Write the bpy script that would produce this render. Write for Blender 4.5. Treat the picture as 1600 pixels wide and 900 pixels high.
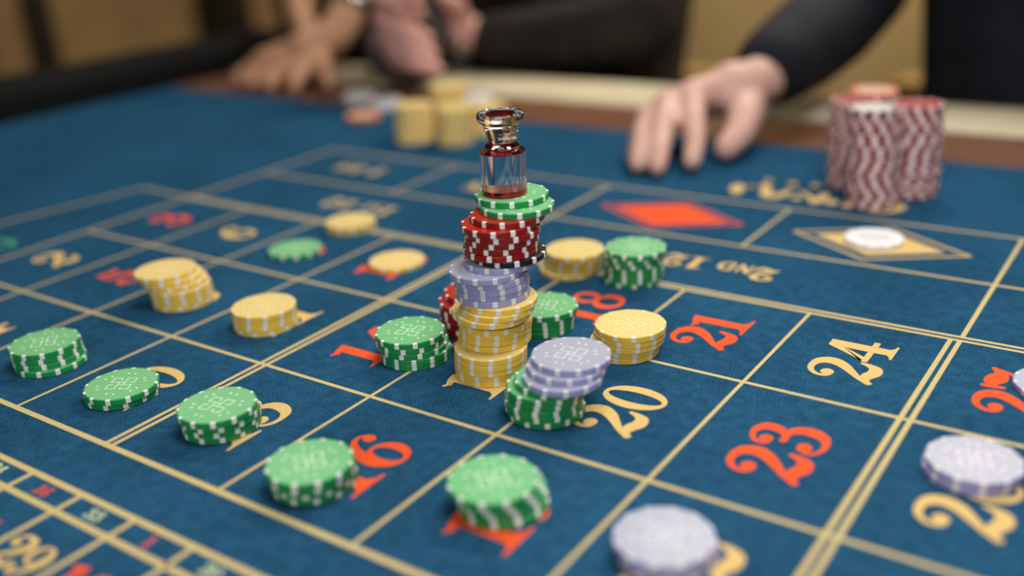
import bpy, bmesh, math, random
from math import sin, cos, pi, radians
from mathutils import Vector, Matrix
random.seed(7)
for o in list(bpy.data.objects): bpy.data.objects.remove(o)
scene = bpy.context.scene
C = scene.collection
TZ = 0.78                     # height of the playing surface above the floor (m)
CU = 0.082                    # length of one number box of the layout (m)

# ------------------------------------------------------------ camera
yaw, pit, rol = 2.1936, 0.3785, -0.0578
cam_d = bpy.data.cameras.new('camera'); cam = bpy.data.objects.new('camera', cam_d); C.objects.link(cam)
f_ = Vector((cos(pit)*cos(yaw), cos(pit)*sin(yaw), -sin(pit)))
r_ = Vector((sin(yaw), -cos(yaw), 0)); u_ = r_.cross(f_)
r2 = r_*cos(rol)+u_*sin(rol); u2 = -r_*sin(rol)+u_*cos(rol)
M = Matrix((( r2.x, u2.x, -f_.x, 0.75331), (r2.y, u2.y, -f_.y, -0.24039), (r2.z, u2.z, -f_.z, TZ+0.24767), (0,0,0,1)))
cam.matrix_world = M
cam_d.sensor_width = 36; cam_d.lens = 35.63
cam_d.clip_start = .02; cam_d.clip_end = 50
cam_d.dof.use_dof = True; cam_d.dof.focus_distance = 0.545; cam_d.dof.aperture_fstop = 2.15
scene.camera = cam

# ------------------------------------------------------------ world, lights, exposure
w = bpy.data.worlds.new('world'); scene.world = w; w.use_nodes = True
w.node_tree.nodes['Background'].inputs[0].default_value = (1.0, .93, .85, 1)
w.node_tree.nodes['Background'].inputs[1].default_value = 0.05
def area(name, loc, target, sx, sy, power, col):
    l = bpy.data.lights.new(name, 'AREA'); l.shape = 'RECTANGLE'; l.size = sx; l.size_y = sy; l.energy = power; l.color = col
    o = bpy.data.objects.new(name, l); C.objects.link(o); o.location = loc
    o.rotation_euler = (Vector(target)-Vector(loc)).to_track_quat('-Z', 'Y').to_euler()
    return o
area('ceiling_light_over_table', (.74, .12, TZ+.98), (.66, .12, TZ), .45, .45, 9.5, (1, .97, .93))
area('camera_side_fill', (1.15, -1.3, TZ+.85), (.3, .3, TZ), 1.1, .7, 17, (1, .97, .93))  # unseen lamp added low on the camera side to brighten upright faces
area('ceiling_light_rear', (.3, 1.75, TZ+1.8), (.5, .9, TZ), 1.4, .5, 3, (1, .95, .88))
area('back_wall_fill', (.6, 1.9, TZ+1.6), (.5, 2.4, TZ), 1.6, .3, 85, (1, .93, .82))  # added out of view to brighten the tan back wall
area('left_wall_fill', (-1.3, 1.2, TZ+1.6), (-1.9, 1.4, TZ), .3, 1.2, 13, (1, .93, .82))  # another unseen lamp, added to lift the left wall
scene.view_settings.view_transform = 'Standard'; scene.view_settings.look = 'None'
scene.view_settings.gamma = 1; scene.view_settings.exposure = -0.18

# ------------------------------------------------------------ helpers
def lin(c): return tuple(((v/255)/12.92 if v/255 <= .04045 else ((v/255+.055)/1.055)**2.4) for v in c)
def mat(name, rgb, rough=.5, spec=.5, **k):
    m = bpy.data.materials.new(name); m.use_nodes = True
    b = m.node_tree.nodes['Principled BSDF']
    b.inputs['Base Color'].default_value = (*lin(rgb), 1); b.inputs['Roughness'].default_value = rough
    b.inputs['Specular IOR Level'].default_value = spec
    for kk, v in k.items(): b.inputs[kk.replace('_', ' ')].default_value = v
    return m
def noise_mat(name, rgb1, rgb2, scale, rough=.6, bump=0, bscale=None, spec=.3, detail=4, stretch=None, sheen=0):
    m = mat(name, rgb1, rough, spec); nt = m.node_tree; b = nt.nodes['Principled BSDF']
    tc = nt.nodes.new('ShaderNodeTexCoord'); mp = nt.nodes.new('ShaderNodeMapping')
    nt.links.new(tc.outputs['Object'], mp.inputs[0])
    if stretch: mp.inputs['Scale'].default_value = stretch
    n = nt.nodes.new('ShaderNodeTexNoise'); n.inputs['Scale'].default_value = scale; n.inputs['Detail'].default_value = detail
    r = nt.nodes.new('ShaderNodeValToRGB')
    r.color_ramp.elements[0].position = .3; r.color_ramp.elements[1].position = .7
    r.color_ramp.elements[0].color = (*lin(rgb1), 1); r.color_ramp.elements[1].color = (*lin(rgb2), 1)
    nt.links.new(mp.outputs[0], n.inputs[0]); nt.links.new(n.outputs[0], r.inputs[0]); nt.links.new(r.outputs[0], b.inputs['Base Color'])
    if bump:
        n2 = nt.nodes.new('ShaderNodeTexNoise'); n2.inputs['Scale'].default_value = bscale or scale; n2.inputs['Detail'].default_value = 3
        bp = nt.nodes.new('ShaderNodeBump'); bp.inputs['Strength'].default_value = bump; bp.inputs['Distance'].default_value = .001
        nt.links.new(mp.outputs[0], n2.inputs[0]); nt.links.new(n2.outputs[0], bp.inputs['Height']); nt.links.new(bp.outputs[0], b.inputs['Normal'])
    if sheen: b.inputs['Sheen Weight'].default_value = sheen
    return m
def link(name, me, parent=None, loc=None, smooth=False):
    o = bpy.data.objects.new(name, me); C.objects.link(o)
    if parent: o.parent = parent
    if loc is not None: o.location = loc
    if smooth:
        for p in me.polygons: p.use_smooth = True
    return o
def from_bm(name, bm, mats, parent=None, loc=None, smooth=False):
    me = bpy.data.meshes.new(name); bm.normal_update(); bm.to_mesh(me); bm.free()
    for m in (mats if isinstance(mats, (list, tuple)) else [mats]): me.materials.append(m)
    return link(name, me, parent, loc, smooth)
def empty(name, loc=(0,0,0)):
    o = bpy.data.objects.new(name, None); C.objects.link(o); o.location = loc; o.empty_display_size = .05; return o
def tag(o, label=None, cat=None, group=None, kind=None):
    if label: o['label'] = label
    if cat: o['category'] = cat
    if group: o['group'] = group
    if kind: o['kind'] = kind
    return o
def box(bm, lo, hi, bevel=0):
    x0,y0,z0 = lo; x1,y1,z1 = hi
    vs = [bm.verts.new(p) for p in [(x0,y0,z0),(x1,y0,z0),(x1,y1,z0),(x0,y1,z0),(x0,y0,z1),(x1,y0,z1),(x1,y1,z1),(x0,y1,z1)]]
    fs = [bm.faces.new([vs[i] for i in q]) for q in [(3,2,1,0),(4,5,6,7),(0,1,5,4),(1,2,6,5),(2,3,7,6),(3,0,4,7)]]
    if bevel:
        es = list({e for f in fs for e in f.edges})
        bmesh.ops.bevel(bm, geom=es, offset=bevel, segments=2, affect='EDGES', profile=.5)
def box_obj(name, lo, hi, m, parent=None, bevel=0, loc=None):
    bm = bmesh.new(); box(bm, lo, hi, bevel); return from_bm(name, bm, m, parent, loc)
def lathe(bm, prof, n=48, mi=0):
    rings = []
    for r, z in prof:
        if r < 1e-7: rings.append([bm.verts.new((0,0,z))])
        else: rings.append([bm.verts.new((r*cos(2*pi*i/n), r*sin(2*pi*i/n), z)) for i in range(n)])
    for a, b in zip(rings, rings[1:]):
        for i in range(n):
            j = (i+1) % n
            if len(a) == 1: f = bm.faces.new((a[0], b[j], b[i]))
            elif len(b) == 1: f = bm.faces.new((a[i], a[j], b[0]))
            else: f = bm.faces.new((a[i], a[j], b[j], b[i]))
            f.material_index = mi
    return rings
def extrude_profile(name, prof, axis, a0, a1, m, parent, n=24, smooth=True):
    # closed profile in (p, z), swept along x or y
    bm = bmesh.new(); rings = []
    for k in range(n+1):
        a = a0+(a1-a0)*k/n
        rings.append([bm.verts.new((a, p, z) if axis == 'x' else (p, a, z)) for p, z in prof])
    L = len(prof)
    for A, B in zip(rings, rings[1:]):
        for i in range(L): bm.faces.new((A[i], A[(i+1) % L], B[(i+1) % L], B[i]))
    bm.faces.new(rings[0]); bm.faces.new(rings[-1][::-1])
    bmesh.ops.recalc_face_normals(bm, faces=bm.faces[:])
    return from_bm(name, bm, m, parent, smooth=smooth)

# flat lettering: ribbons of varying width and discs, all in layout units
def catmull(p, n=10):
    out = []
    for i in range(len(p)-1):
        a = p[max(i-1, 0)]; b = p[i]; c = p[i+1]; d = p[min(i+2, len(p)-1)]
        for k in range(n):
            t = k/n
            out.append(tuple(.5*((2*b[j])+(-a[j]+c[j])*t+(2*a[j]-5*b[j]+4*c[j]-d[j])*t*t+(-a[j]+3*b[j]-3*c[j]+d[j])*t**3) for j in range(3)))
    out.append(p[-1]); return out
_zc = [0]
def lifted(T):
    _zc[0] += 1; k = (_zc[0] % 24)*.0000022
    return lambda x, y: (lambda p: (p[0], p[1], p[2]+k))(T(x, y))
def ribbon(bm, pts, T, curve=True):
    T = lifted(T)
    q = catmull(pts) if curve else pts
    L = []; Rr = []
    for i, (x, y, wd) in enumerate(q):
        a = q[max(i-1, 0)]; b = q[min(i+1, len(q)-1)]
        dx, dy = b[0]-a[0], b[1]-a[1]; l = math.hypot(dx, dy) or 1
        nx, ny = -dy/l, dx/l; h = max(wd, .01)*.56
        L.append(bm.verts.new(T(x+nx*h, y+ny*h))); Rr.append(bm.verts.new(T(x-nx*h, y-ny*h)))
    for i in range(len(q)-1):
        bm.faces.new((L[i], Rr[i], Rr[i+1], L[i+1]))
def disc(bm, cx, cy, rx, ry, T, n=20):
    T = lifted(T)
    bm.faces.new([bm.verts.new(T(cx+rx*cos(2*pi*i/n), cy+ry*sin(2*pi*i/n))) for i in range(n)])
def ring(bm, cx, cy, rx, ry, ix, iy, T, ox=0, oy=0, n=36):
    T = lifted(T)
    A = [bm.verts.new(T(cx+rx*cos(2*pi*i/n), cy+ry*sin(2*pi*i/n))) for i in range(n)]
    B = [bm.verts.new(T(cx+ox+ix*cos(2*pi*i/n), cy+oy+iy*sin(2*pi*i/n))) for i in range(n)]
    for i in range(n): bm.faces.new((A[i], A[(i+1) % n], B[(i+1) % n], B[i]))
def poly(bm, pts, T):
    T = lifted(T); bm.faces.new([bm.verts.new(T(x, y)) for x, y in pts])
def glyph(bm, ch, T):
    R = lambda *p: ribbon(bm, list(p), T)
    if ch == '0':
        ring(bm, .36, .5, .33, .5, .15, .43, T); return .74
    if ch == '1':
        poly(bm, [(.17,.93),(.17,.1),(.39,.1),(.39,1.0),(.33,1.0)], T)
        R((.30,.965,.05), (.18,.90,.09), (.08,.86,.07), (.02,.87,.05), (-.02,.9,.05))
        R((.10,.80,.03), (.06,.84,.06), (.17,.88,.12))
        poly(bm, [(-.03,0),(.6,0),(.6,.035),(.47,.06),(.39,.14),(.39,.2),(.17,.2),(.17,.14),(.1,.06),(-.03,.035)], T)
        return .62
    if ch == '2':
        disc(bm, .19, .71, .105, .10, T)
        R((.13,.64,.05), (.055,.72,.06), (.07,.86,.07), (.2,.965,.085), (.38,.975,.11), (.53,.9,.17), (.585,.74,.20), (.50,.56,.17), (.34,.39,.12), (.17,.22,.08), (.07,.03,.07))
        R((.06,.05,.08), (.16,.15,.12), (.30,.15,.17), (.44,.09,.19), (.58,.11,.17), (.66,.22,.1), (.70,.36,.05))
        disc(bm, .53, .09, .09, .09, T)
        return .75
    if ch == '3':
        disc(bm, .19, .77, .10, .09, T)
        R((.12,.71,.05), (.065,.78,.05), (.10,.90,.06), (.24,.975,.07), (.38,.97,.1), (.51,.87,.16), (.50,.70,.15), (.40,.58,.09), (.26,.54,.07))
        disc(bm, .24, .56, .04, .05, T)
        R((.30,.55,.07), (.45,.56,.10), (.585,.46,.16), (.62,.29,.19), (.54,.11,.15), (.38,.03,.08), (.2,.04,.06), (.08,.13,.05), (.08,.24,.05))
        disc(bm, .19, .25, .115, .10, T)
        return .75
    if ch == '4':
        poly(bm, [(.40,1.0),(.60,1.0),(.60,.05),(.38,.05),(.38,.82)], T)
        poly(bm, [(.38,1.0),(.48,1.0),(.42,.80),(.17,.38),(.0,.38),(.0,.31)], T)
        poly(bm, [(.0,.29),(.76,.29),(.76,.385),(.02,.385)], T)
        poly(bm, [(.25,0),(.74,0),(.74,.035),(.66,.05),(.60,.1),(.38,.1),(.32,.05),(.25,.035)], T)
        return .78
    if ch == '5':
        R((.12,1.0,.04), (.12,.75,.05), (.11,.52,.06)); poly(bm, [(.1,1.0),(.3,.94),(.56,1.0),(.56,.84),(.34,.80),(.1,.86)], T)
        R((.11,.54,.05), (.25,.61,.08), (.42,.60,.12), (.56,.49,.17), (.60,.31,.2), (.52,.13,.16), (.38,.03,.08), (.2,.04,.06), (.08,.13,.05), (.08,.24,.05))
        disc(bm, .19, .25, .115, .10, T)
        return .73
    if ch in '69':
        S = T if ch == '6' else (lambda x, y: T(.70-x, 1-y))
        ring(bm, .38, .315, .315, .315, .135, .25, S, ox=.01)
        ribbon(bm, [(.16,.25,.18), (.135,.42,.19), (.18,.62,.16), (.28,.82,.11), (.42,.95,.07), (.55,.95,.05), (.64,.87,.05)], S)
        disc(bm, .575, .82, .095, .095, S)
        return .75
    if ch == '7':
        R((.04,1.02,.06), (.05,.86,.08), (.07,.70,.06)); R((.05,.86,.07), (.2,.89,.22), (.36,.85,.26), (.52,.84,.16), (.68,.97,.06))
        R((.67,.98,.06), (.56,.70,.08), (.45,.45,.15), (.40,.22,.2), (.40,.02,.22))
        return .74
    if ch == '8':
        ring(bm, .36, .745, .255, .255, .125, .175, T); ring(bm, .36, .285, .325, .285, .165, .195, T)
        return .74
    if ch == '-':
        poly(bm, [(.05,.38),(.38,.38),(.38,.5),(.05,.5)], T); return .45
    if ch == 'N':
        for x in (.1, .62): poly(bm, [(x,0),(x+.13,0),(x+.13,1),(x,1)], T)
        poly(bm, [(.06,1),(.3,1),(.78,0),(.56,0)], T); return .88
    if ch == 'D':
        poly(bm, [(.08,0),(.26,0),(.26,1),(.08,1)], T); R((.1,.95,.1), (.45,.93,.13), (.68,.72,.2), (.7,.5,.22), (.68,.28,.2), (.45,.07,.13), (.1,.05,.1)); return .86
    if ch == 'S':
        R((.6,.8,.05), (.5,.94,.08), (.3,.94,.1), (.16,.78,.16), (.3,.58,.2), (.5,.42,.2), (.6,.24,.16), (.45,.06,.1), (.25,.05,.08), (.1,.2,.05)); return .72
    if ch == 'T':
        poly(bm, [(.28,0),(.48,0),(.48,1),(.28,1)], T); poly(bm, [(0,.86),(.76,.86),(.76,1),(0,1)], T); poly(bm, [(.15,0),(.6,0),(.6,.08),(.15,.08)], T); return .8
    if ch == 'E':
        poly(bm, [(.08,0),(.28,0),(.28,1),(.08,1)], T)
        for y in (0, .44, .88): poly(bm, [(.08,y),(.62,y),(.62,y+.12),(.08,y+.12)], T)
        return .72
    if ch == 'V':
        poly(bm, [(0,1),(.22,1),(.46,.1),(.40,0),(.34,0)], T); poly(bm, [(.66,1),(.76,1),(.46,0),(.38,0)], T); return .78
    return .4
ADV = {'0':.74,'1':.62,'2':.75,'3':.75,'4':.78,'5':.73,'6':.75,'7':.74,'8':.74,'9':.75,'-':.45,'N':.88,'D':.86,'S':.72,'T':.8,'E':.72,'V':.78,' ':.4}
def text_bm(s, cu, cv, h, right, zoff=0.0, sizes=None):
    """flat letters centred at layout point (cu, cv); right = reading direction as a unit vector"""
    bm = bmesh.new(); up = (-right[1], right[0])
    sizes = sizes or [1]*len(s); W = sum(ADV[c]*k for c, k in zip(s, sizes)); x0 = -W/2
    for c, k in zip(s, sizes):
        T = lambda x, y, x0=x0, k=k: (CU*(cu+h*((x0+x*k)*right[0]+(y*k-.5)*up[0])), CU*(cv+h*((x0+x*k)*right[1]+(y*k-.5)*up[1])), zoff)
        if c != ' ': glyph(bm, c, T)
        x0 += ADV[c]*k
    for f in bm.faces:
        f.normal_update()
        if f.normal.z < 0: f.normal_flip()
    return bm

# ------------------------------------------------------------ materials
def felt_material():
    m = mat('blue_felt', (28, 84, 132), 1.0, .0); nt = m.node_tree; b = nt.nodes['Principled BSDF']
    tc = nt.nodes.new('ShaderNodeTexCoord')
    def nz(s, d=3):
        n = nt.nodes.new('ShaderNodeTexNoise'); n.inputs['Scale'].default_value = s; n.inputs['Detail'].default_value = d
        nt.links.new(tc.outputs['Object'], n.inputs[0]); return n
    fine, mid, big = nz(1300, 3), nz(140, 4), nz(9, 3)
    def ramp(n, c0, c1, a, z):
        r = nt.nodes.new('ShaderNodeValToRGB'); e = r.color_ramp.elements
        e[0].position = a; e[1].position = z; e[0].color = (*lin(c0), 1); e[1].color = (*lin(c1), 1)
        nt.links.new(n.outputs[0], r.inputs[0]); return r
    r1 = ramp(fine, (9, 50, 78), (50, 97, 130), .32, .68)
    def gray(n, lo, hi, a=.35, z=.65):
        r = nt.nodes.new('ShaderNodeValToRGB'); e = r.color_ramp.elements
        e[0].position = a; e[1].position = z; e[0].color = (lo, lo, lo, 1); e[1].color = (hi, hi, hi, 1)
        nt.links.new(n.outputs[0], r.inputs[0]); return r
    def mul(x, y):
        k = nt.nodes.new('ShaderNodeMixRGB'); k.blend_type = 'MULTIPLY'; k.inputs[0].default_value = 1
        nt.links.new(x.outputs[0], k.inputs[1]); nt.links.new(y.outputs[0], k.inputs[2]); return k
    c = mul(mul(r1, gray(mid, .82, 1.12)), gray(big, .86, 1.1))
    nt.links.new(c.outputs[0], b.inputs['Base Color'])
    bp = nt.nodes.new('ShaderNodeBump'); bp.inputs['Strength'].default_value = .15; bp.inputs['Distance'].default_value = .0004
    nt.links.new(fine.outputs[0], bp.inputs['Height']); nt.links.new(bp.outputs[0], b.inputs['Normal'])
    return m
FELT = felt_material()
GOLD = noise_mat('gold_print', (182, 164, 110), (204, 186, 130), 900, .8, spec=.15)
NUMGOLD = noise_mat('numeral_gold_print', (202, 170, 104), (216, 186, 120), 900, .8, spec=.15)
RED = noise_mat('red_print', (222, 76, 34), (236, 92, 44), 900, .8, spec=.15)
GRN = mat('green_print', (60, 150, 110), .8, .15)
PALE = mat('pale_print', (196, 206, 158), .8, .15)
WOOD = noise_mat('brown_wood', (88, 52, 34), (122, 80, 56), 12, .4, stretch=(1, 14, 14))
CREAM = noise_mat('cream_leather', (196, 184, 152), (206, 196, 166), 30, .5, bump=.15, bscale=400)
BLACKRAIL = noise_mat('black_leather', (6, 9, 11), (10, 14, 16), 30, .8, spec=.12, bump=.15, bscale=400)
WALL = noise_mat('tan_wallcovering', (160, 134, 88), (172, 146, 98), 6, .8)
WALL2 = noise_mat('brown_wallcovering', (112, 88, 54), (126, 100, 62), 6, .8)
DARKW = noise_mat('dark_wood', (20, 16, 12), (30, 24, 18), 8, .5)
GOLDCH = noise_mat('mustard_upholstery', (128, 98, 48), (140, 108, 56), 60, .8, bump=.2, bscale=300)
FLOORM = noise_mat('dark_carpet', (40, 30, 26), (56, 42, 34), 80, .9)
CEIL = mat('ceiling_paint', (96, 88, 78), .9)
CHROME = mat('silver_metal', (200, 200, 205), .25, Metallic=1.0)
def glass(name, rgb, rough=0.0):
    m = mat(name, rgb, rough, .5); b = m.node_tree.nodes['Principled BSDF']
    b.inputs['Base Color'].default_value = (*rgb_lin(rgb), 1); b.inputs['Transmission Weight'].default_value = 1; b.inputs['IOR'].default_value = 1.49
    return m
rgb_lin = lin
ACRYL = glass('clear_acrylic', (250, 252, 252)); REDAC = glass('red_acrylic', (190, 12, 30))

# ------------------------------------------------------------ the room
def wall(name, lo, hi, m): return tag(box_obj(name, lo, hi, m), kind='structure')
wall('floor', (-1.9, -2.2, -.05), (3.2, 2.4, 0), FLOORM)
wall('ceiling', (-1.9, -2.2, 2.75), (3.2, 2.4, 2.8), CEIL)
wall('wall_back', (-2.0, 2.4, 0), (3.3, 2.5, 2.75), WALL)
wall('wall_front', (-2.0, -2.3, 0), (3.3, -2.2, 2.75), WALL2)
wall('wall_left', (-2.0, -2.2, 0), (-1.9, 2.4, 2.75), WALL2)
wall('wall_right', (3.2, -2.2, 0), (3.3, 2.4, 2.75), WALL2)
tag(box_obj('trim_1', (-1.9, 1.30, 0), (-1.86, 1.36, 2.75), DARKW), kind='structure')
tag(box_obj('trim_2', (-1.9, 1.12, 0), (-1.86, 1.17, 2.75), DARKW), kind='structure')
tag(box_obj('trim_3', (-1.9, 1.86, 0), (-1.86, 2.05, 2.75), DARKW), kind='structure')
tag(box_obj('baseboard_back', (-1.9, 2.385, 0), (3.2, 2.4, .12), DARKW), kind='structure')

# ------------------------------------------------------------ the table
table = tag(empty('roulette_table', (0, 0, TZ)), 'blue felt roulette table with gold printed layout and a cream padded edge', 'table')
def tp(name, bm, m, smooth=False): return from_bm(name, bm, m, table, smooth=smooth)
XL, XR, YN, YF = -.51, 1.45, -1.0, .69
bm = bmesh.new(); NX, NY = 120, 110
def wav(x, y):   # soft rucks where the cloth is loose, away from the printed layout
    k = max(0, min(1, (y-.53)/.1))*max(0, min(1, (YF-y)/.04)) if x > -.12 else max(0, min(1, (-.1-x)/.15))*max(0, min(1, (x-XL)/.05))*max(0, min(1, (YF-y)/.05))
    return k*(.0009*sin(38*(x*.5+y)+2*sin(7*x))+.0006*sin(75*(y-.3*x)+3*sin(9*x+1)))-.0012*k
g = [[bm.verts.new((XL+(XR-XL)*i/NX, YN+(YF-YN)*j/NY, wav(XL+(XR-XL)*i/NX, YN+(YF-YN)*j/NY))) for j in range(NY+1)] for i in range(NX+1)]
for i in range(NX):
    for j in range(NY): bm.faces.new((g[i][j], g[i+1][j], g[i+1][j+1], g[i][j+1]))
tp('felt_surface', bm, FELT, True)
bm = bmesh.new(); box(bm, (XL, YN, -.05), (XR, YF, -.004)); tp('table_bed', bm, DARKW)
bm = bmesh.new(); box(bm, (XL, YF, -.06), (XR, YF+.11, 0.0)); tp('wood_rail', bm, WOOD)
n = 14
prof = [(YF+.11, -.05), (YF+.11, -.004)]+[(YF+.11+.06*(1-cos(pi*k/n)), -.004+.014*sin(pi*k/n)) for k in range(1, n)]+[(YF+.23, -.004), (YF+.23, -.05)]
extrude_profile('padded_armrest', prof, 'x', XL, XR, CREAM, table)
prof = [(XL, -.06), (XL, .0)]+[(XL-.06*(1-cos(pi*k/n)), .028+.02*sin(pi*k/n)) for k in range(0, n+1)]+[(XL-.12, -.06)]
extrude_profile('black_rail', prof, 'y', YN, YF+.25, BLACKRAIL, table)
for (lx, ly) in ((XL+.12, -.85), (XR-.12, -.85), (XL+.12, .6), (XR-.12, .6)):
    bm = bmesh.new(); box(bm, (lx-.05, ly-.05, -TZ), (lx+.05, ly+.05, -.05)); tp('leg', bm, DARKW)

# printed layout -------------------------------------------------
V = [0, 1.259, 2.576, 3.852, 4.956, 6.133]; DD = .0293
ZP = .00006
_sc = [0]
def strip(bm, p, q, wd):
    _sc[0] += 1; ZP = .00003+(_sc[0] % 25)*.0000022
    (x0, y0), (x1, y1) = p, q; l = math.hypot(x1-x0, y1-y0); nx, ny = -(y1-y0)/l*wd/2, (x1-x0)/l*wd/2
    f = bm.faces.new([bm.verts.new((CU*x, CU*y, ZP)) for x, y in [(x0-nx, y0-ny), (x1-nx, y1-ny), (x1+nx, y1+ny), (x0+nx, y0+ny)]])
    f.normal_update()
    if f.normal.z < 0: f.normal_flip()
def lines(name, segs, wd):
    bm = bmesh.new()
    for p, q in segs: strip(bm, p, q, wd)
    return tp(name, bm, GOLD)
UE = 12
lines('long_printed_line', [((0, 0), (UE, 0))], .042)
for v in (V[1], V[2], V[3]-DD, V[3]+DD, V[4], V[5]): lines('long_printed_line', [((0, v), (UE, v))], .032)
for k in range(0, UE+1):
    if k % 4 == 0 and k > 0:
        for s in (-DD, DD): lines('cross_printed_line', [((k+s, 0), (k+s, V[3]-DD))], .032)
        lines('cross_printed_line', [((k+DD, V[3]+DD), (k+DD, V[5]))], .032)
    elif k == 0: lines('cross_printed_line', [((0, 0), (0, V[5]))], .032)
    else:
        lines('cross_printed_line', [((k, 0), (k, V[3]-DD))], .026)
        if k % 2 == 0: lines('cross_printed_line', [((k, V[4]), (k, V[5]))], .028)
lines('zero_box_outline', [((0, V[3]), (-.85, V[3]+.03)), ((-.85, V[3]+.03), (-1.2, 1.93)), ((-1.2, 1.93), (-.85, 0)), ((-.85, 0), (0, 0))], .032)
REDN = {1,3,5,7,9,12,14,16,18,19,21,23,25,27,30,32,34,36}
rowc = [.63, 1.90, 3.21]
for k in range(0, 10):
    for r in range(3):
        n_ = 3*k+r+1
        o = tp('printed_numeral', text_bm(str(n_), k+.5, rowc[r], .43, (0, 1), .0001), RED if n_ in REDN else NUMGOLD)
        o['label'] = ('red' if n_ in REDN else 'gold')+' printed number %d' % n_
o = tp('printed_numeral', text_bm('0', -.47, 1.9, .43, (0, 1), .0001), GRN); o['label'] = 'green printed zero'
for i, (s, c) in enumerate((('1ST 12', 2), ('2ND 12', 6), ('3RD 12', 10))):
    if i < 2: tp('printed_dozen_lettering', text_bm(s, c+.02, 4.40, .27, (-1, 0), .0001, [1, .66, .66, 1, 1, 1]), NUMGOLD)
tp('printed_range_lettering', text_bm('1-18', 1, 5.53, .29, (-1, 0), .0001), NUMGOLD)
tp('printed_even_lettering', text_bm('EVEN', 3, 5.5, .26, (-1, 0), .0001), NUMGOLD)
def diamond(cx, cy, hx, hy, m, label):
    bm = bmesh.new()
    O = [(cx-hx, cy), (cx, cy-hy), (cx+hx, cy), (cx, cy+hy)]
    k = .72 if m is NUMGOLD else .80
    k2 = .93
    a = [bm.verts.new((CU*x, CU*y, .0001)) for x, y in O]; b = [bm.verts.new((CU*(cx+(x-cx)*k2), CU*(cy+(y-cy)*k2), .0001)) for x, y in O]
    for i in range(4): bm.faces.new((a[i], a[(i+1) % 4], b[(i+1) % 4], b[i]))
    bm.faces.new([bm.verts.new((CU*(cx+(x-cx)*k), CU*(cy+(y-cy)*k), .0001)) for x, y in O])
    tp('printed_diamond', bm, m)['label'] = label
diamond(5.04, 5.50, .76, .44, RED, 'red printed diamond'); diamond(7.0, 5.52, .76, .46, NUMGOLD, 'gold printed diamond')
# ornamental script beyond the layout
bm = bmesh.new(); T = lambda x, y: (CU*x, CU*y, .0001)
ribbon(bm, [(5.24,6.72,.06), (5.27,6.58,.13), (5.34,6.40,.07)], T)
ribbon(bm, [(5.33,6.60,.02), (5.38,6.70,.03), (5.44,6.70,.02), (5.50,6.78,.03)], T)
ribbon(bm, [(5.46,6.84,.03), (5.56,6.66,.10), (5.62,6.48,.10), (5.66,6.40,.05)], T)
ribbon(bm, [(5.50,6.95,.03), (5.44,7.02,.04), (5.47,6.90,.03)], T)
ribbon(bm, [(5.64,6.42,.04), (5.72,6.44,.09), (5.77,6.58,.09), (5.78,6.74,.04)], T)
ribbon(bm, [(5.68,6.92,.04), (5.72,6.98,.06), (5.76,6.90,.04)], T)
disc(bm, 5.93, 6.49, .05, .06, T); ribbon(bm, [(5.86,6.72,.02), (5.93,6.68,.05), (6.02,6.60,.05), (6.08,6.48,.03)], T)
ribbon(bm, [(6.08,6.42,.05), (6.13,6.46,.10), (6.15,6.62,.10), (6.13,6.76,.04)], T)
disc(bm, 5.95, 6.98, .04, .05, T); disc(bm, 6.28, 6.49, .06, .08, T); disc(bm, 6.45, 6.46, .06, .08, T)
ribbon(bm, [(6.60,6.60,.05), (6.64,6.45,.10), (6.74,6.38,.05), (6.86,6.44,.06), (6.90,6.60,.09), (6.86,6.70,.04)], T)
for f in bm.faces:
    f.normal_update()
    if f.normal.z < 0: f.normal_flip()
tp('printed_script', bm, NUMGOLD)
# neighbour-bets track in front
W0, W1 = -.41, -.59
lines('track_printed_line', [((-2, W0), (14, W0))], .042); lines('track_printed_line', [((-2, W1), (14, W1))], .042)
TU = [3.89+.4735*i for i in range(-9, 16)]
for u in TU: lines('track_cross_line', [((u, W0), (u, W1)), ((u, W1), (u, -1.15))], .036)
lines('track_printed_line', [((-2, -1.15), (14, -1.15))], .042)
small = [('24', 0), ('16', 1), ('33', 2), ('1', 3), ('20', 4), ('14', 5)]
for s, i in small: tp('small_printed_numeral', text_bm(s, 3.655+.4735*i, -.50, .085, (1, 0), .0001), RED if int(s) in REDN else PALE)
for s, i in (('7', 1), ('29', 2), ('18', 3), ('22', 0), ('28', 4)):
    tp('track_printed_numeral', text_bm(s, 3.655+.4735*i, -.915, .25, (1, 0), .0001), RED if int(s) in REDN else NUMGOLD)

# ------------------------------------------------------------ casino chips
CR, CT = .01984, .00338
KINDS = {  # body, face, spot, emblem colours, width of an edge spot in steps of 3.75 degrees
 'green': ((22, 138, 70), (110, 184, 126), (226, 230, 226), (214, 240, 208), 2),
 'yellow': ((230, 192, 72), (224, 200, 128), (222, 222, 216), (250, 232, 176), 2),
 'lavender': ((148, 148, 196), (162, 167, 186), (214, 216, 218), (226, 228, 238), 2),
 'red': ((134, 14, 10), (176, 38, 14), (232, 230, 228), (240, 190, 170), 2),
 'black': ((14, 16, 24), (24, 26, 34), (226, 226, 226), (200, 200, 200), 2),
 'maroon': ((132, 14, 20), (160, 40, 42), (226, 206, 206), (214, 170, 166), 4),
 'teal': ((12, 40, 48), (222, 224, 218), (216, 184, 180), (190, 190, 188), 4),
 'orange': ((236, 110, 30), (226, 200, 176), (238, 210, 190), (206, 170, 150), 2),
 'white': ((224, 226, 230), (228, 230, 234), (238, 240, 244), (176, 180, 176), 4)}
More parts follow.
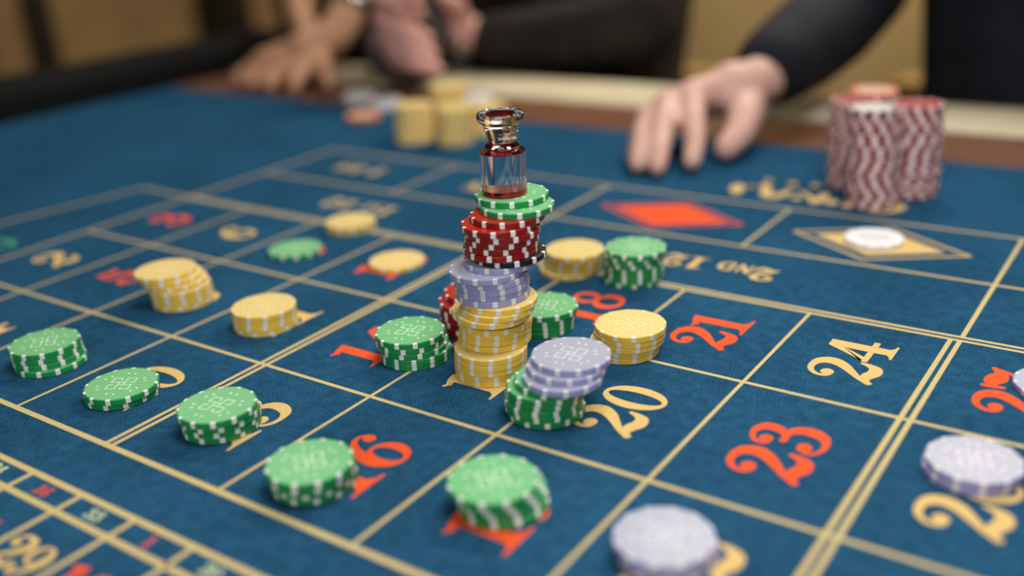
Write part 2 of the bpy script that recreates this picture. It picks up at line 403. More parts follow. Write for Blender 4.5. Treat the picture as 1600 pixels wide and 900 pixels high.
def chip_meshes(kind):
    body, face, spot, emb, sw = KINDS[kind]
    mb = mat(kind+'_chip_body', body, .38, .5); mf = mat(kind+'_chip_face', face, .36, .6)  # face paler than body: haze of light on top painted in, except label faces
    ms = mat(kind+'_chip_spot', spot, .4, .5); me_ = mat(kind+'_chip_emblem', emb, .4, .5)
    N = 96; H = CT-.00006; b = .00035
    big = kind in ('teal', 'orange', 'white')
    fr = .74 if big else .955
    bm = bmesh.new()
    prof = [(0, 0), (CR-b, 0), (CR, b), (CR, H-b), (CR-b*.35, H-b*.3), (CR-b, H), (CR*fr, H), (0, H)]
    lathe(bm, prof, N)
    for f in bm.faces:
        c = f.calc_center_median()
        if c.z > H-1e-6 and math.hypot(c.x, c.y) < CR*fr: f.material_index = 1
    mesh_b = bpy.data.meshes.new('chip_body'); bm.normal_update(); bm.to_mesh(mesh_b); bm.free()
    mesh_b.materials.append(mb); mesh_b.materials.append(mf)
    bm = bmesh.new(); e = .00005
    sp = [(CR+e, b), (CR+e, H-b), (CR-b*.35+e, H-b*.3+e), (CR-b, H+e*.5), (CR*(.78 if big else .84 if kind == 'maroon' else .925), H+e*.5)]
    for k in range(12):
        a0 = 2*pi*k/12
        cols = [[bm.verts.new((r*cos(a0+j*2*pi/N), r*sin(a0+j*2*pi/N), z)) for r, z in sp] for j in range(sw+1)]
        for A, B in zip(cols, cols[1:]):
            for i in range(len(sp)-1): bm.faces.new((A[i], B[i], B[i+1], A[i+1]))
    mesh_s = bpy.data.meshes.new('chip_edge_spots'); bm.normal_update(); bm.to_mesh(mesh_s); bm.free(); mesh_s.materials.append(ms)
    bm = bmesh.new(); z = H+.00002
    T = lambda x, y: (CR*x, CR*y, z)
    if not big:
        for k in range(12):
            a = 2*pi*(k+.35)/12+.10*(-1)**k; rr = .62
            Td = lambda x, y, a=a: (CR*(rr*cos(a)+x*cos(a)-y*sin(a)), CR*(rr*sin(a)+x*sin(a)+y*cos(a)), z)
            poly(bm, [(-.04,-.024),(.04,-.028),(.04,.028),(-.04,.024)], Td)
        s = .076
        for k in range(4):
            c_, s_ = cos(k*pi/2), sin(k*pi/2)
            Tk = lambda x, y, c_=c_, s_=s_: (CR*(x*c_-y*s_), CR*(x*s_+y*c_), z+k*.000003)
            w_ = .030
            pts = [(-s,-s), (4.2*s,-s), (4.2*s,-4.3*s), (1.1*s,-4.3*s), (1.1*s,-2.8*s)]
            for p, q in zip(pts, pts[1:]):
                l = math.hypot(q[0]-p[0], q[1]-p[1]); dx, dy = (q[0]-p[0])/l*w_/2, (q[1]-p[1])/l*w_/2
                poly(bm, [(p[0]-dx-dy, p[1]-dy+dx), (p[0]-dx+dy, p[1]-dy-dx), (q[0]+dx+dy, q[1]+dy-dx), (q[0]+dx-dy, q[1]+dy+dx)], Tk)
    else:
        ring(bm, 0, 0, .52, .36, .44, .28, T)
        for k in range(5): poly(bm, [(-.3+.13*k,-.1),(-.22+.13*k,-.1),(-.22+.13*k,.1),(-.3+.13*k,.1)], T)
    for f in bm.faces:
        f.normal_update()
        if f.normal.z < 0: f.normal_flip()
    mesh_e = bpy.data.meshes.new('chip_emblem'); bm.to_mesh(mesh_e); bm.free(); mesh_e.materials.append(me_)
    return mesh_b, mesh_s, mesh_e
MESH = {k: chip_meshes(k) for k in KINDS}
ONES = ['', 'first', 'second', 'third', 'fourth', 'fifth', 'sixth', 'seventh', 'eighth', 'ninth', 'tenth', 'eleventh', 'twelfth', 'thirteenth', 'fourteenth',
        'fifteenth', 'sixteenth', 'seventeenth', 'eighteenth', 'nineteenth', 'twentieth']+['twenty-'+x for x in ('first', 'second', 'third', 'fourth', 'fifth', 'sixth', 'seventh', 'eighth')]
DESC = {
 'tower': 'the tall tower under the marker', 'E': 'the green stack covering gold thirteen', 'D': 'the green stack covering red sixteen',
 'C': 'the green stack covering red nineteen', 'M': 'the green stack covering red fourteen', 'F': 'the low green pair on gold ten',
 'G': 'the green stack by the left picture edge', 'B': 'the lavender pair above gold twenty-six', 'A': 'the lavender stack nearest the camera',
 'S': 'the yellow stack left of red twenty-one', 'T': 'the green and lavender stack', 'O': 'the green stack left of red eighteen',
 'P': 'the red stack half behind the tower', 'Q': 'the short yellow stack behind the tower', 'R': 'the green stack beside the dozen lettering',
 'I': 'the yellow stack covering gold eleven', 'H': 'the leaning yellow stack', 'J': 'red nine', 'K': 'the yellow pair below the dozen lettering',
 'L': 'red twelve', 'U': 'the gold diamond', 'X': 'red twenty-seven', 'rF': 'the front maroon stack',
 'rR': 'the right-hand maroon stack', 'rL': 'the left-hand maroon stack', 'rB': 'the rear maroon stack',
 'yA': 'the left front yellow stack by the far rail', 'yB': 'the right front yellow stack by the far rail',
 'yC': 'the tallest, rearmost yellow stack by the far rail', 'yD': 'the low yellow stack behind the marker',
 'wA': 'the leftmost white pair on the far wood rail', 'wB': 'the white stack left of the far yellow stacks', 'wC': 'the white pair right of the far yellow stacks',
 'oA': 'the orange pair before the far white chips'}
SOLO = {'J': 'single green chip lying on red nine', 'L': 'single yellow chip lying on red twelve',
        'U': 'single white chip lying on the gold printed diamond', 'X': 'lavender chip cut by the right picture edge, on red twenty-seven'}
STACKS = {
 'tower': [('yellow', 0.4500, 0.1583), ('yellow', 0.4503, 0.1577), ('yellow', 0.4511, 0.1569), ('yellow', 0.4515, 0.1567), ('yellow', 0.4517, 0.1568), ('yellow', 0.4489, 0.1653), ('yellow', 0.4488, 0.1657), ('yellow', 0.4495, 0.1651), ('yellow', 0.4503, 0.1650), ('yellow', 0.4433, 0.1672), ('yellow', 0.4532, 0.1592), ('yellow', 0.4549, 0.1607), ('yellow', 0.4556, 0.1630), ('lavender', 0.4508, 0.1630), ('lavender', 0.4502, 0.1631), ('lavender', 0.4513, 0.1630), ('lavender', 0.4512, 0.1624), ('lavender', 0.4499, 0.1598), ('lavender', 0.4533, 0.1689), ('black', 0.4567, 0.1715), ('red', 0.4535, 0.1687), ('red', 0.4538, 0.1698), ('red', 0.4544, 0.1693), ('red', 0.4553, 0.1689), ('red', 0.4542, 0.1674), ('red', 0.4557, 0.1738), ('green', 0.4577, 0.1801), ('green', 0.4505, 0.1859)],
 'E': [('green', 0.3637, 0.0426), ('green', 0.3645, 0.0422), ('green', 0.3653, 0.0414), ('green', 0.3658, 0.0401)],
 'D': [('green', 0.4439, 0.0280), ('green', 0.4445, 0.0272), ('green', 0.4456, 0.0255), ('green', 0.4465, 0.0243)],
 'C': [('green', 0.5293, 0.0563), ('green', 0.5282, 0.0568), ('green', 0.5274, 0.0554), ('green', 0.5266, 0.0534)],
 'M': [('green', 0.4003, 0.1535), ('green', 0.4009, 0.1533), ('green', 0.3999, 0.1527), ('green', 0.3989, 0.1516), ('green', 0.3993, 0.1515)],
 'F': [('green', 0.2863, 0.0389), ('green', 0.2877, 0.0386)],
 'G': [('green', 0.2137, 0.0426), ('green', 0.2113, 0.0429), ('green', 0.2104, 0.0430), ('green', 0.2105, 0.0428)],
 'B': [('lavender', 0.6921, 0.1776), ('lavender', 0.6929, 0.1782)],
 'A': [('lavender', 0.6053, 0.0596), ('lavender', 0.6050, 0.0592), ('lavender', 0.6049, 0.0576)],
 'S': [('yellow', 0.5006, 0.2163), ('yellow', 0.5013, 0.2166), ('yellow', 0.5032, 0.2169), ('yellow', 0.5040, 0.2171), ('yellow', 0.5046, 0.2171)],
 'T': [('green', 0.5004, 0.1354), ('green', 0.4999, 0.1343), ('green', 0.5001, 0.1336), ('green', 0.5011, 0.1341), ('green', 0.5019, 0.1336), ('green', 0.5054, 0.1361), ('lavender', 0.5111, 0.1353), ('lavender', 0.5105, 0.1402), ('lavender', 0.5107, 0.1443)],
 'O': [('green', 0.4408, 0.2233), ('green', 0.4411, 0.2238), ('green', 0.4418, 0.2244), ('green', 0.4428, 0.2246)],
 'P': [('red', 0.4073, 0.2004), ('red', 0.4073, 0.2002), ('red', 0.4073, 0.1999), ('red', 0.4074, 0.2002), ('red', 0.4074, 0.1999), ('red', 0.4072, 0.1999), ('red', 0.4070, 0.2058)],
 'Q': [('yellow', 0.4072, 0.3095), ('yellow', 0.4093, 0.3114), ('yellow', 0.4104, 0.3114), ('yellow', 0.4115, 0.3106), ('yellow', 0.4122, 0.3097)],
 'R': [('green', 0.4527, 0.3158), ('green', 0.4537, 0.3156), ('green', 0.4542, 0.3157), ('green', 0.4540, 0.3154), ('green', 0.4540, 0.3145), ('green', 0.4541, 0.3143), ('green', 0.4563, 0.3143)],
 'I': [('yellow', 0.2865, 0.1443), ('yellow', 0.2866, 0.1439), ('yellow', 0.2866, 0.1440), ('yellow', 0.2869, 0.1439)],
 'H': [('yellow', 0.2051, 0.1457), ('yellow', 0.2053, 0.1453), ('yellow', 0.2055, 0.1448), ('yellow', 0.2057, 0.1443), ('yellow', 0.2038, 0.1439), ('yellow', 0.2012, 0.1425), ('yellow', 0.1981, 0.1408)],
 'J': [('green', 0.2023, 0.2515)],
 'K': [('yellow', 0.2006, 0.3139), ('yellow', 0.2015, 0.3135)],
 'L': [('yellow', 0.2897, 0.2664)],
 'U': [('white', 0.5702, 0.4551)],
 'X': [('lavender', 0.7114, 0.2761)],
 'rF': [('maroon', 0.5426, 0.5445), ('maroon', 0.5430, 0.5452), ('maroon', 0.5423, 0.5452), ('maroon', 0.5414, 0.5448), ('maroon', 0.5417, 0.5448), ('maroon', 0.5419, 0.5454), ('maroon', 0.5409, 0.5460), ('maroon', 0.5404, 0.5459), ('maroon', 0.5408, 0.5455), ('maroon', 0.5406, 0.5456), ('maroon', 0.5396, 0.5463), ('maroon', 0.5394, 0.5468), ('maroon', 0.5399, 0.5466), ('maroon', 0.5393, 0.5462), ('maroon', 0.5384, 0.5464), ('maroon', 0.5385, 0.5471), ('maroon', 0.5388, 0.5475), ('maroon', 0.5379, 0.5472), ('maroon', 0.5373, 0.5469), ('maroon', 0.5377, 0.5472), ('maroon', 0.5376, 0.5480), ('teal', 0.5366, 0.5483)],
 'rR': [('maroon', 0.5624, 0.5835), ('maroon', 0.5630, 0.5832), ('maroon', 0.5631, 0.5835), ('maroon', 0.5622, 0.5844), ('maroon', 0.5620, 0.5850), ('maroon', 0.5626, 0.5850), ('maroon', 0.5623, 0.5848), ('maroon', 0.5615, 0.5852), ('maroon', 0.5617, 0.5861), ('maroon', 0.5621, 0.5866), ('maroon', 0.5615, 0.5865), ('maroon', 0.5609, 0.5863), ('maroon', 0.5614, 0.5868), ('maroon', 0.5616, 0.5877), ('maroon', 0.5607, 0.5882), ('maroon', 0.5604, 0.5879), ('maroon', 0.5610, 0.5879), ('maroon', 0.5608, 0.5885), ('maroon', 0.5600, 0.5894), ('maroon', 0.5601, 0.5897), ('maroon', 0.5606, 0.5894)],
 'rL': [('maroon', 0.5123, 0.5886), ('maroon', 0.5123, 0.5893), ('maroon', 0.5126, 0.5896), ('maroon', 0.5119, 0.5904), ('maroon', 0.5111, 0.5918), ('maroon', 0.5114, 0.5931), ('maroon', 0.5114, 0.5937), ('maroon', 0.5105, 0.5940), ('maroon', 0.5100, 0.5949), ('maroon', 0.5104, 0.5963), ('maroon', 0.5102, 0.5975), ('maroon', 0.5091, 0.5980), ('maroon', 0.5090, 0.5983), ('maroon', 0.5094, 0.5994), ('maroon', 0.5088, 0.6008), ('maroon', 0.5079, 0.6019), ('maroon', 0.5081, 0.6023), ('maroon', 0.5083, 0.6027), ('maroon', 0.5074, 0.6039), ('maroon', 0.5068, 0.6054)],
 'rB': [('maroon', 0.5220, 0.6340), ('maroon', 0.5206, 0.6352), ('maroon', 0.5200, 0.6357), ('maroon', 0.5201, 0.6359), ('maroon', 0.5191, 0.6367), ('maroon', 0.5178, 0.6381), ('maroon', 0.5176, 0.6392), ('maroon', 0.5175, 0.6396), ('maroon', 0.5162, 0.6399), ('maroon', 0.5152, 0.6408), ('maroon', 0.5152, 0.6422), ('maroon', 0.5147, 0.6432), ('maroon', 0.5133, 0.6435), ('maroon', 0.5126, 0.6439), ('maroon', 0.5127, 0.6449), ('maroon', 0.5119, 0.6463), ('maroon', 0.5105, 0.6472), ('maroon', 0.5102, 0.6475), ('maroon', 0.5101, 0.6479), ('orange', 0.5090, 0.6490)],
 'yA': [('yellow', 0.0565, 0.5685), ('yellow', 0.0559, 0.5699), ('yellow', 0.0547, 0.5709), ('yellow', 0.0545, 0.5712), ('yellow', 0.0547, 0.5716), ('yellow', 0.0538, 0.5728), ('yellow', 0.0528, 0.5742), ('yellow', 0.0529, 0.5750), ('yellow', 0.0528, 0.5753), ('yellow', 0.0517, 0.5758), ('yellow', 0.0510, 0.5770)],
 'yB': [('yellow', 0.1030, 0.5791), ('yellow', 0.1030, 0.5787), ('yellow', 0.1026, 0.5786), ('yellow', 0.1032, 0.5792), ('yellow', 0.1040, 0.5798), ('yellow', 0.1036, 0.5798), ('yellow', 0.1034, 0.5793), ('yellow', 0.1043, 0.5793), ('yellow', 0.1047, 0.5800), ('yellow', 0.1042, 0.5805), ('yellow', 0.1044, 0.5804)],
 'yC': [('yellow', 0.0558, 0.6271), ('yellow', 0.0549, 0.6282), ('yellow', 0.0550, 0.6290), ('yellow', 0.0555, 0.6291), ('yellow', 0.0549, 0.6292), ('yellow', 0.0542, 0.6300), ('yellow', 0.0546, 0.6311), ('yellow', 0.0548, 0.6318), ('yellow', 0.0539, 0.6318), ('yellow', 0.0535, 0.6320), ('yellow', 0.0541, 0.6329), ('yellow', 0.0539, 0.6340), ('yellow', 0.0530, 0.6345), ('yellow', 0.0530, 0.6345)],
 'yD': [('yellow', 0.1090, 0.6288), ('yellow', 0.1073, 0.6311), ('yellow', 0.1060, 0.6333), ('yellow', 0.1056, 0.6348), ('yellow', 0.1047, 0.6361), ('yellow', 0.1029, 0.6380), ('yellow', 0.1019, 0.6404), ('yellow', 0.1016, 0.6425)],
 'wA': [('white', -0.1627, 0.7199), ('white', -0.1650, 0.7223)],
 'wB': [('white', -0.0910, 0.6927), ('white', -0.0912, 0.6929), ('white', -0.0921, 0.6937)],
 'wC': [('white', 0.0044, 0.7506), ('white', 0.0029, 0.7524)],
 'oA': [('orange', -0.0717, 0.6292), ('orange', -0.0709, 0.6275)]}
ZB = .00016
def chip(kind, x, y, z, rot, label, group, emblem):
    mb, ms, me_ = MESH[kind]
    if kind == 'maroon': x += random.uniform(-.0005, .0005); y += random.uniform(-.0005, .0005)
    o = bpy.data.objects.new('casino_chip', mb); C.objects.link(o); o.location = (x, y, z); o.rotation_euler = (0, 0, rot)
    tag(o, label, 'chip', group)
    s = bpy.data.objects.new('edge_spots', ms); C.objects.link(s); s.parent = o
    if emblem:
        e_ = bpy.data.objects.new('face_emblem', me_); C.objects.link(e_); e_.parent = o
    return o
COLN = {'teal': 'black-edged white', 'orange': 'orange and white'}
TOPROT = {'E': 10, 'D': 52, 'C': 48, 'M': 14, 'F': 30, 'G': 50, 'T': 8, 'S': 60, 'O': 20}
for sn, l in STACKS.items():
    n_ = len(l); a = random.uniform(0, .5)
    for k, (kind, x, y) in enumerate(l):
        if kind in ('maroon', 'teal'): a += random.choice((.09, .10, .07, -.12)) if (k//7) % 2 else random.uniform(-.26, .26)
        elif random.random() < .35: a += random.uniform(-.03, .03)
        else: a = random.uniform(0, .52)
        top = k == n_-1
        exposed = top or math.hypot(l[k+1][1]-x, l[k+1][2]-y) > .004
        if sn in SOLO: lab = SOLO[sn]
        else: lab = '%s chip, %s of %s' % (COLN.get(kind, kind), 'top' if top else ('bottom' if k == 0 else ONES[k+1]+' from bottom'), DESC[sn])
        rot = radians(TOPROT[sn]) if (top and sn in TOPROT) else a
        z0 = TZ+ZB-(.00012 if y > .69 else 0)
        chip(kind, x, y, z0+k*CT, rot, lab, None if n_ == 1 else 'chips in '+DESC[sn], exposed)
TOPZ = TZ+ZB+28*CT

# ------------------------------------------------------------ clear marker on the tower
mk = tag(empty('roulette_marker', (.4476, .1838, TOPZ+.00002)), 'clear acrylic roulette win marker with red rings on top of the chip tower', 'marker')
def lp(name, prof, m, n=64):
    bm = bmesh.new(); lathe(bm, prof, n); bmesh.ops.recalc_face_normals(bm, faces=bm.faces[:])
    o = from_bm(name, bm, m, mk)
    for p in o.data.polygons: p.use_smooth = True
    o.data.set_sharp_from_angle(angle=radians(32))
    return o
R0 = .0122
lp('red_base', [(0, 0), (R0-.0003, 0), (R0, .0003), (R0, .0030), (0, .0030)], REDAC)['label'] = 'dark red base disc'
body = lp('clear_body', [(0, .0031), (R0, .0031), (R0, .0227), (0, .0227)], ACRYL)
body.data.materials.append(mat('red_film', (150, 6, 16), .25, .5))
for p in body.data.polygons:
    if p.center.z < .0035: p.material_index = 1        # the red film glued under the clear block
lp('red_shoulder', [(.0095, 0.0228), (R0, 0.0228), (R0, 0.0234), (.0095, 0.0234), (.0095, 0.0228)], REDAC)['label'] = 'red shoulder ring'
lp('clear_bulb', [(0, 0.02280), (.0092, 0.02280), (.0088, 0.02361), (.0094, 0.02505), (.0093, 0.02631), (.0085, 0.02757), (0, 0.02757)], ACRYL)
lp('red_neck_ring', [(0, 0.02766), (.0081, 0.02766), (.0081, 0.02829), (0, 0.02829)], REDAC)['label'] = 'thin red neck disc'
lp('clear_cup', [(0, 0.02838), (.0078, 0.02838), (.0080, 0.03063), (.0088, 0.03378), (.0098, 0.03675), (.0104, 0.03783), (.0118, 0.03891), (.0125, 0.04008), (.0126, 0.04233), (.0122, 0.04323), (.0112, 0.04350), (.0096, 0.04287), (.0080, 0.04251), (0, 0.04251)], ACRYL)
lp('red_top_disc', [(0, 0.04260), (.0078, 0.04260), (.0078, 0.04296), (0, 0.04296)], REDAC)['label'] = 'red disc set in the top'

# ------------------------------------------------------------ people
SK1 = noise_mat('pink_skin', (204, 160, 146), (216, 176, 162), 40, .5); SK2 = noise_mat('tan_skin', (180, 132, 102), (192, 146, 114), 40, .5)
SK3 = noise_mat('rosy_skin', (206, 150, 138), (218, 166, 152), 40, .5)
JK1 = noise_mat('navy_black_cloth', (16, 20, 28), (26, 30, 40), 40, .85, bump=.3, bscale=60)
JK2 = noise_mat('brown_black_cloth', (26, 22, 18), (44, 38, 32), 25, .85, bump=.3, bscale=60)
JK3 = noise_mat('black_dress_cloth', (8, 10, 10), (14, 15, 14), 40, .85)
SHIRT = mat('grey_shirt_cloth', (112, 112, 112), .8)
HAIR = mat('dark_brown_hair', (36, 26, 20), .6)
def capsule(bm, p, q, r0, r1, n=16, sq=1.0):
    p, q = Vector(p), Vector(q); d = q-p; L = d.length or 1e-6; d = d/L
    a = d.orthogonal().normalized(); b = d.cross(a); rings = []
    for k in range(5): t = (k/4-1)*pi/2; rings.append((p+d*(r0*sin(t)), max(r0*cos(t), 1e-5)))
    for k in range(5): t = (k/4)*pi/2; rings.append((q+d*(r1*sin(t)), max(r1*cos(t), 1e-5)))
    R_ = [[bm.verts.new(c+a*(r*cos(2*pi*i/n))+b*(r*sin(2*pi*i/n))) for i in range(n)] for c, r in rings]
    for A, B in zip(R_, R_[1:]):
        for i in range(n): bm.faces.new((A[i], A[(i+1) % n], B[(i+1) % n], B[i]))
    bm.faces.new(R_[0][::-1]); bm.faces.new(R_[-1])
def chain(bm, pts):
    for a, b in zip(pts, pts[1:]): capsule(bm, a[:3], b[:3], a[3], b[3])
def ellipsoid(bm, c, r, rotz=0):
    m_ = Matrix.Translation(c) @ Matrix.Rotation(rotz, 4, 'Z') @ Matrix.Diagonal((*r, 1))
    bmesh.ops.create_uvsphere(bm, u_segments=24, v_segments=16, radius=1, matrix=m_)
def flesh(name, chains, ells, m, voxel, parent=None, loc=None, sm=6):
    bm = bmesh.new()
    for c in chains: chain(bm, c)
    for e in ells: ellipsoid(bm, *e)
    o = from_bm(name, bm, m, parent, loc)
    r = o.modifiers.new('Remesh', 'REMESH'); r.mode = 'VOXEL'; r.voxel_size = voxel; r.use_smooth_shade = True
    s = o.modifiers.new('Smooth', 'SMOOTH'); s.iterations = sm; s.factor = .5
    return o
def upper(cx, cy, hz=0.0, w=.19):   # torso, neck, head and seated thighs, all about (cx, cy), heights from the felt
    ch = [[(cx, cy, -.22, .14), (cx, cy, -.05, .130), (cx, cy+.01, .18, .15), (cx, cy+.02, .34+hz, .11)],
          [(cx-w, cy+.02, .36+hz, .065), (cx+w, cy+.02, .36+hz, .065)],
          [(cx, cy+.02, .42+hz, .065), (cx, cy, .52+hz, .055)],
          [(cx-.09, cy, -.30, .085), (cx-.11, cy-.28, -.28, .07), (cx-.11, cy-.30, -.66, .045)],
          [(cx+.09, cy, -.30, .085), (cx+.11, cy-.28, -.28, .07), (cx+.11, cy-.30, -.66, .045)]]
    el = [((cx, cy-.01, .63+hz), (.078, .095, .115)), ((cx, cy-.10, .62+hz), (.014, .022, .022)), ((cx-.078, cy, .63+hz), (.012, .02, .03)), ((cx+.078, cy, .63+hz), (.012, .02, .03))]
    return ch, el
def person(label, skin, cx, cy, arms, hands, ells, hz=0, w=.19):
    ch, el = upper(cx, cy, hz, w)
    o = flesh('person', ch+arms+hands, el+ells, skin, .0038, loc=(0, 0, TZ), sm=3)
    tag(o, label, 'person'); return o
def jacket(p, cx, cy, sleeves, m, hz=0, w=.19, fat=.016):
    ch = [[(cx, cy, -.22, .158), (cx, cy, -.05, .145), (cx, cy+.01, .18, .165), (cx, cy+.02, .34+hz, .125)], [(cx-w, cy+.02, .36+hz, .078), (cx+w, cy+.02, .36+hz, .078)],
          [(cx-.09, cy, -.30, .10), (cx-.11, cy-.28, -.28, .085), (cx-.11, cy-.30, -.62, .06)], [(cx+.09, cy, -.30, .10), (cx+.11, cy-.28, -.28, .085), (cx+.11, cy-.30, -.62, .06)]]
    return flesh('jacket', ch+sleeves, [], m, .006, p, sm=3)
def hair(p, cx, cy, hz):
    return flesh('hair', [], [((cx, cy+.018, .665+hz), (.087, .098, .10))], HAIR, .008, p, sm=2)

# person on the right: right hand spread on the felt
cx, cy = .585, 1.13
hand = [
 [(.378, .745, .056, .025), (.372, .720, .052, .024), (.362, .690, .052, .026)],                                                     # wrist
 [(.366, .695, .051, .022), (.338, .652, .052, .0150)], [(.362, .695, .049, .020), (.319, .640, .044, .0145)],
 [(.358, .696, .045, .019), (.303, .632, .033, .0135)], [(.352, .698, .040, .018), (.300, .642, .027, .012)],
 [(.338, .652, .052, .0135), (.357, .615, .038, .0112), (.371, .588, .021, .0098), (.3765, .570, .0100, .0086)],                      # index
 [(.319, .640, .044, .0130), (.337, .592, .034, .0110), (.351, .558, .020, .0096), (.357, .541, .0098, .0085)],                       # middle
 [(.303, .632, .033, .012), (.318, .590, .028, .0105), (.331, .558, .018, .0092), (.3365, .543, .0094, .0082)],                       # ring
 [(.300, .642, .027, .0105), (.306, .606, .022, .0090), (.315, .580, .014, .0078), (.320, .566, .0084, .0072)],                       # little
 [(.374, .698, .042, .019), (.390, .655, .032, .0170), (.395, .632, .022, .0140), (.391, .613, .0138, .0122)]]                        # thumb
arms = [[(.378, .745, .056, .025), (.384, .86, .078, .034), (.392, .99, .115, .040), (.43, 1.14, .36, .055)], [(.83, 1.15, .36, .055), (.93, 1.05, .12, .045), (.85, .90, .06, .034), (.80, .84, .045, .03)]]
hand2 = [[(.80, .84, .045, .026), (.775, .80, .035, .022)]]+[[(.775+.012*k, .80, .035, .013), (.765+.017*k, .755, .032, .009), (.762+.019*k, .735, .024, .0075)] for k in range(4)]+[[(.785, .82, .035, .016), (.75, .80, .035, .011), (.735, .785, .03, .009)]]
pr = person('person in navy-black jacket on the right, spread right hand resting on felt', SK1, cx, cy, arms, hand+hand2, [])
jacket(pr, cx, cy, [[(.377, .762, .062, .041), (.380, .82, .070, .048), (.386, .90, .086, .052), (.392, .99, .118, .056), (.43, 1.14, .36, .075)], [(.83, 1.15, .36, .075), (.93, 1.05, .14, .060), (.86, .92, .075, .042), (.835, .88, .066, .036)]], JK1)
hair(pr, cx, cy, 0)

# person in the middle: arm along the padded edge, one fist raised out of its cuff
cx, cy = -.09, 1.20
fist = [
 [(-.285, .985, .066, .026), (-.200, .87, .064, .026), (-.150, .807, .064, .027), (-.126, .772, .066, .031)],
 [(-.149, .777, .076, .026), (-.119, .760, .100, .024)], [(-.126, .777, .052, .026), (-.094, .760, .066, .024)]]
for k in range(4):
    bx, bz = -.156+.007*k, (.128, .098, .078, .059)[k]
    fist.append([(bx, .762, bz, .0125), (bx+.028, .735, bz+.001, .0118), (bx+.068, .730, bz-.013, .0105), (bx+.084, .748, bz-.021, .009)])
fist.append([(-.144, .774, .102, .017), (-.119, .748, .130, .0135), (-.069, .736, .126, .012)])
other = [[(-.105, .905, .056, .025), (-.125, .890, .066, .025)]]
for k in range(4):
    other.append([(-.118-.004*k, .885, .092-.014*k, .0115), (-.128, .862, .102-.015*k, .0105), (-.138+.004*k, .845, .098-.016*k, .0095)])
other.append([(-.112, .885, .084, .014), (-.104, .862, .104, .012), (-.114, .85, .114, .010)])
arms = [[(-.200, .87, .064, .026), (-.235, 1.03, .080, .034), (-.245, 1.22, .36, .05)], [(-.105, .905, .056, .025), (.0, .935, .055, .030), (.12, .985, .060, .038), (.10, 1.22, .36, .05)]]
pm = person('person in brown-black jacket in the middle, fist raised at the padded edge', SK3, cx, cy, arms, fist+other, [])
jacket(pm, cx, cy, [[(-.172, .842, .070, .047), (-.20, .88, .072, .050), (-.225, .97, .078, .052), (-.235, 1.05, .088, .055), (-.245, 1.22, .36, .07)], [(-.085, .915, .051, .036), (-.03, .93, .053, .040), (.04, .955, .058, .048), (.108, .985, .070, .056), (.09, 1.22, .36, .08)]], JK2)
hair(pm, cx, cy, 0)
# the open end of the jacket sleeve, with the shirt cuff inside it
def tube(name, p, q, ro, ri, m, parent):
    bm = bmesh.new(); lathe(bm, [(ri, 0), (ro, 0), (ro*1.02, (Vector(q)-Vector(p)).length), (ri*.9, (Vector(q)-Vector(p)).length), (ri, 0)], 40)
    o = from_bm(name, bm, m, parent, p, True); o.rotation_euler = (Vector(q)-Vector(p)).to_track_quat('Z', 'Y').to_euler(); return o
tube('sleeve_end', (-.132, .784, .0640), (-.178, .850, .0705), .0570, .0475, JK2, pm)
tube('shirt_cuff', (-.128, .780, .0635), (-.176, .847, .0705), .0465, .042, SHIRT, pm)
tube('wristwatch', (-.130, .893, .056), (-.116, .899, .055), .0285, .0255, CHROME, pm)

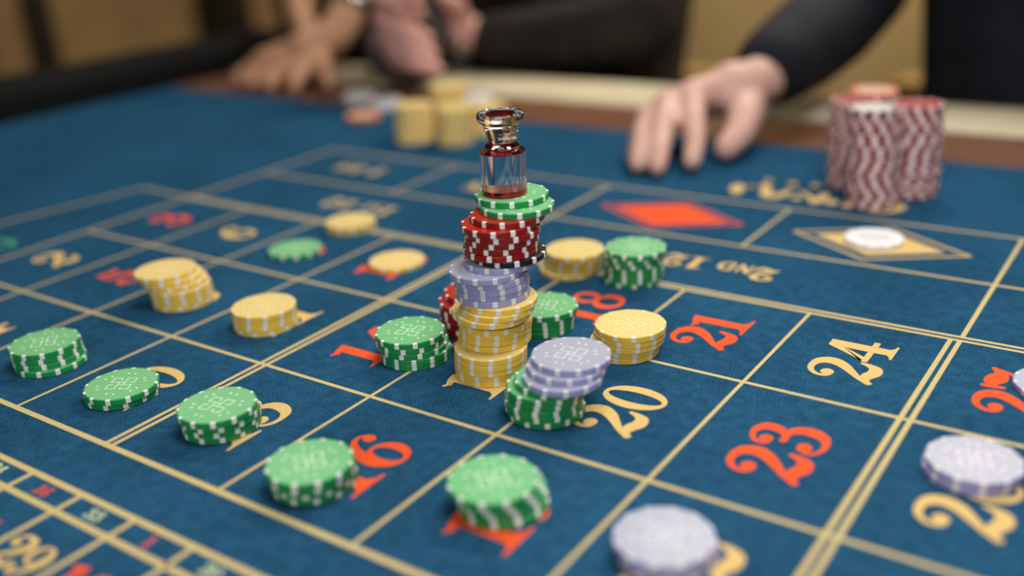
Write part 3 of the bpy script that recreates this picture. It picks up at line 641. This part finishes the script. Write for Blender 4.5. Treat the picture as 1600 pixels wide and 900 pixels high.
# person on the left: tan bare forearms, hand flat on the wood
cx, cy = -.62, 1.32
lh = [[(-.288, .815, .062, .025), (-.310, .775, .048, .026)],
 [(-.312, .778, .046, .024), (-.368, .750, .034, .017)], [(-.310, .775, .044, .022), (-.345, .742, .032, .016)], [(-.305, .775, .040, .022), (-.315, .742, .028, .015)], [(-.295, .778, .038, .02), (-.285, .745, .026, .014)],
 [(-.368, .750, .034, .0135), (-.386, .732, .022, .011), (-.388, .716, .0115, .0095)],
 [(-.345, .742, .032, .0135), (-.352, .722, .022, .011), (-.348, .706, .0115, .0095)],
 [(-.315, .742, .028, .013), (-.318, .718, .020, .011), (-.310, .703, .0112, .0095)],
 [(-.285, .745, .026, .012), (-.278, .722, .018, .010), (-.268, .708, .0105, .009)],
 [(-.300, .790, .044, .018), (-.262, .762, .030, .013), (-.238, .745, .016, .0105), (-.228, .735, .0115, .0095)]]
arms = [[(-.288, .815, .062, .025), (-.295, .87, .100, .031), (-.345, .96, .17, .040), (-.46, 1.33, .36, .05)],
        [(-.318, .800, .060, .020), (-.375, .84, .085, .021), (-.46, .93, .14, .030), (-.62, 1.03, .20, .04), (-.80, 1.33, .36, .05)]]
pl = person('person in black on the left, tan bare forearms and a hand on the wood edge', SK2, cx, cy, arms, lh, [], w=.18)
jacket(pl, cx, cy, [[(-.385, 1.08, .232, .050), (-.46, 1.33, .36, .07)], [(-.65, 1.10, .235, .052), (-.80, 1.33, .36, .07)]], JK3, w=.18)
hair(pl, cx, cy, 0)
tube('bracelet', (-.293, .855, .092), (-.2935, .867, .100), .0345, .031, CHROME, pl)

# ------------------------------------------------------------ chairs
def chair(x, y, m, label, group=None, zback=.12, wd=.27):
    r = tag(empty('chair', (x, y, 0)), label, 'chair', group)
    bm = bmesh.new(); box(bm, (-wd, -.17, .30), (wd, .24, .355), .02); from_bm('seat', bm, m, r)
    bm = bmesh.new(); box(bm, (-wd, .24, .34), (wd, .31, TZ+zback), .025); from_bm('backrest', bm, m, r)
    for sx in (-1, 1):
        for sy in (-1, 1):
            bm = bmesh.new(); box(bm, (sx*(wd-.05)-.02, sy*.14-.02, 0), (sx*(wd-.05)+.02, sy*.14+.02, .30)); from_bm('leg', bm, DARKW, r)
    return r
chair(.585, 1.13, GOLDCH, 'mustard upholstered chair under the person on the right', wd=.26, zback=-.06)
chair(-.09, 1.20, GOLDCH, 'mustard upholstered chair under the person in the middle', wd=.24, zback=-.08)
chair(-.62, 1.32, BLACKRAIL, 'black upholstered chair under the person on the left', wd=.25)
chair(-1.25, 1.62, BLACKRAIL, 'empty black high-backed chair beyond the far left corner of the table', zback=.35, wd=.30)
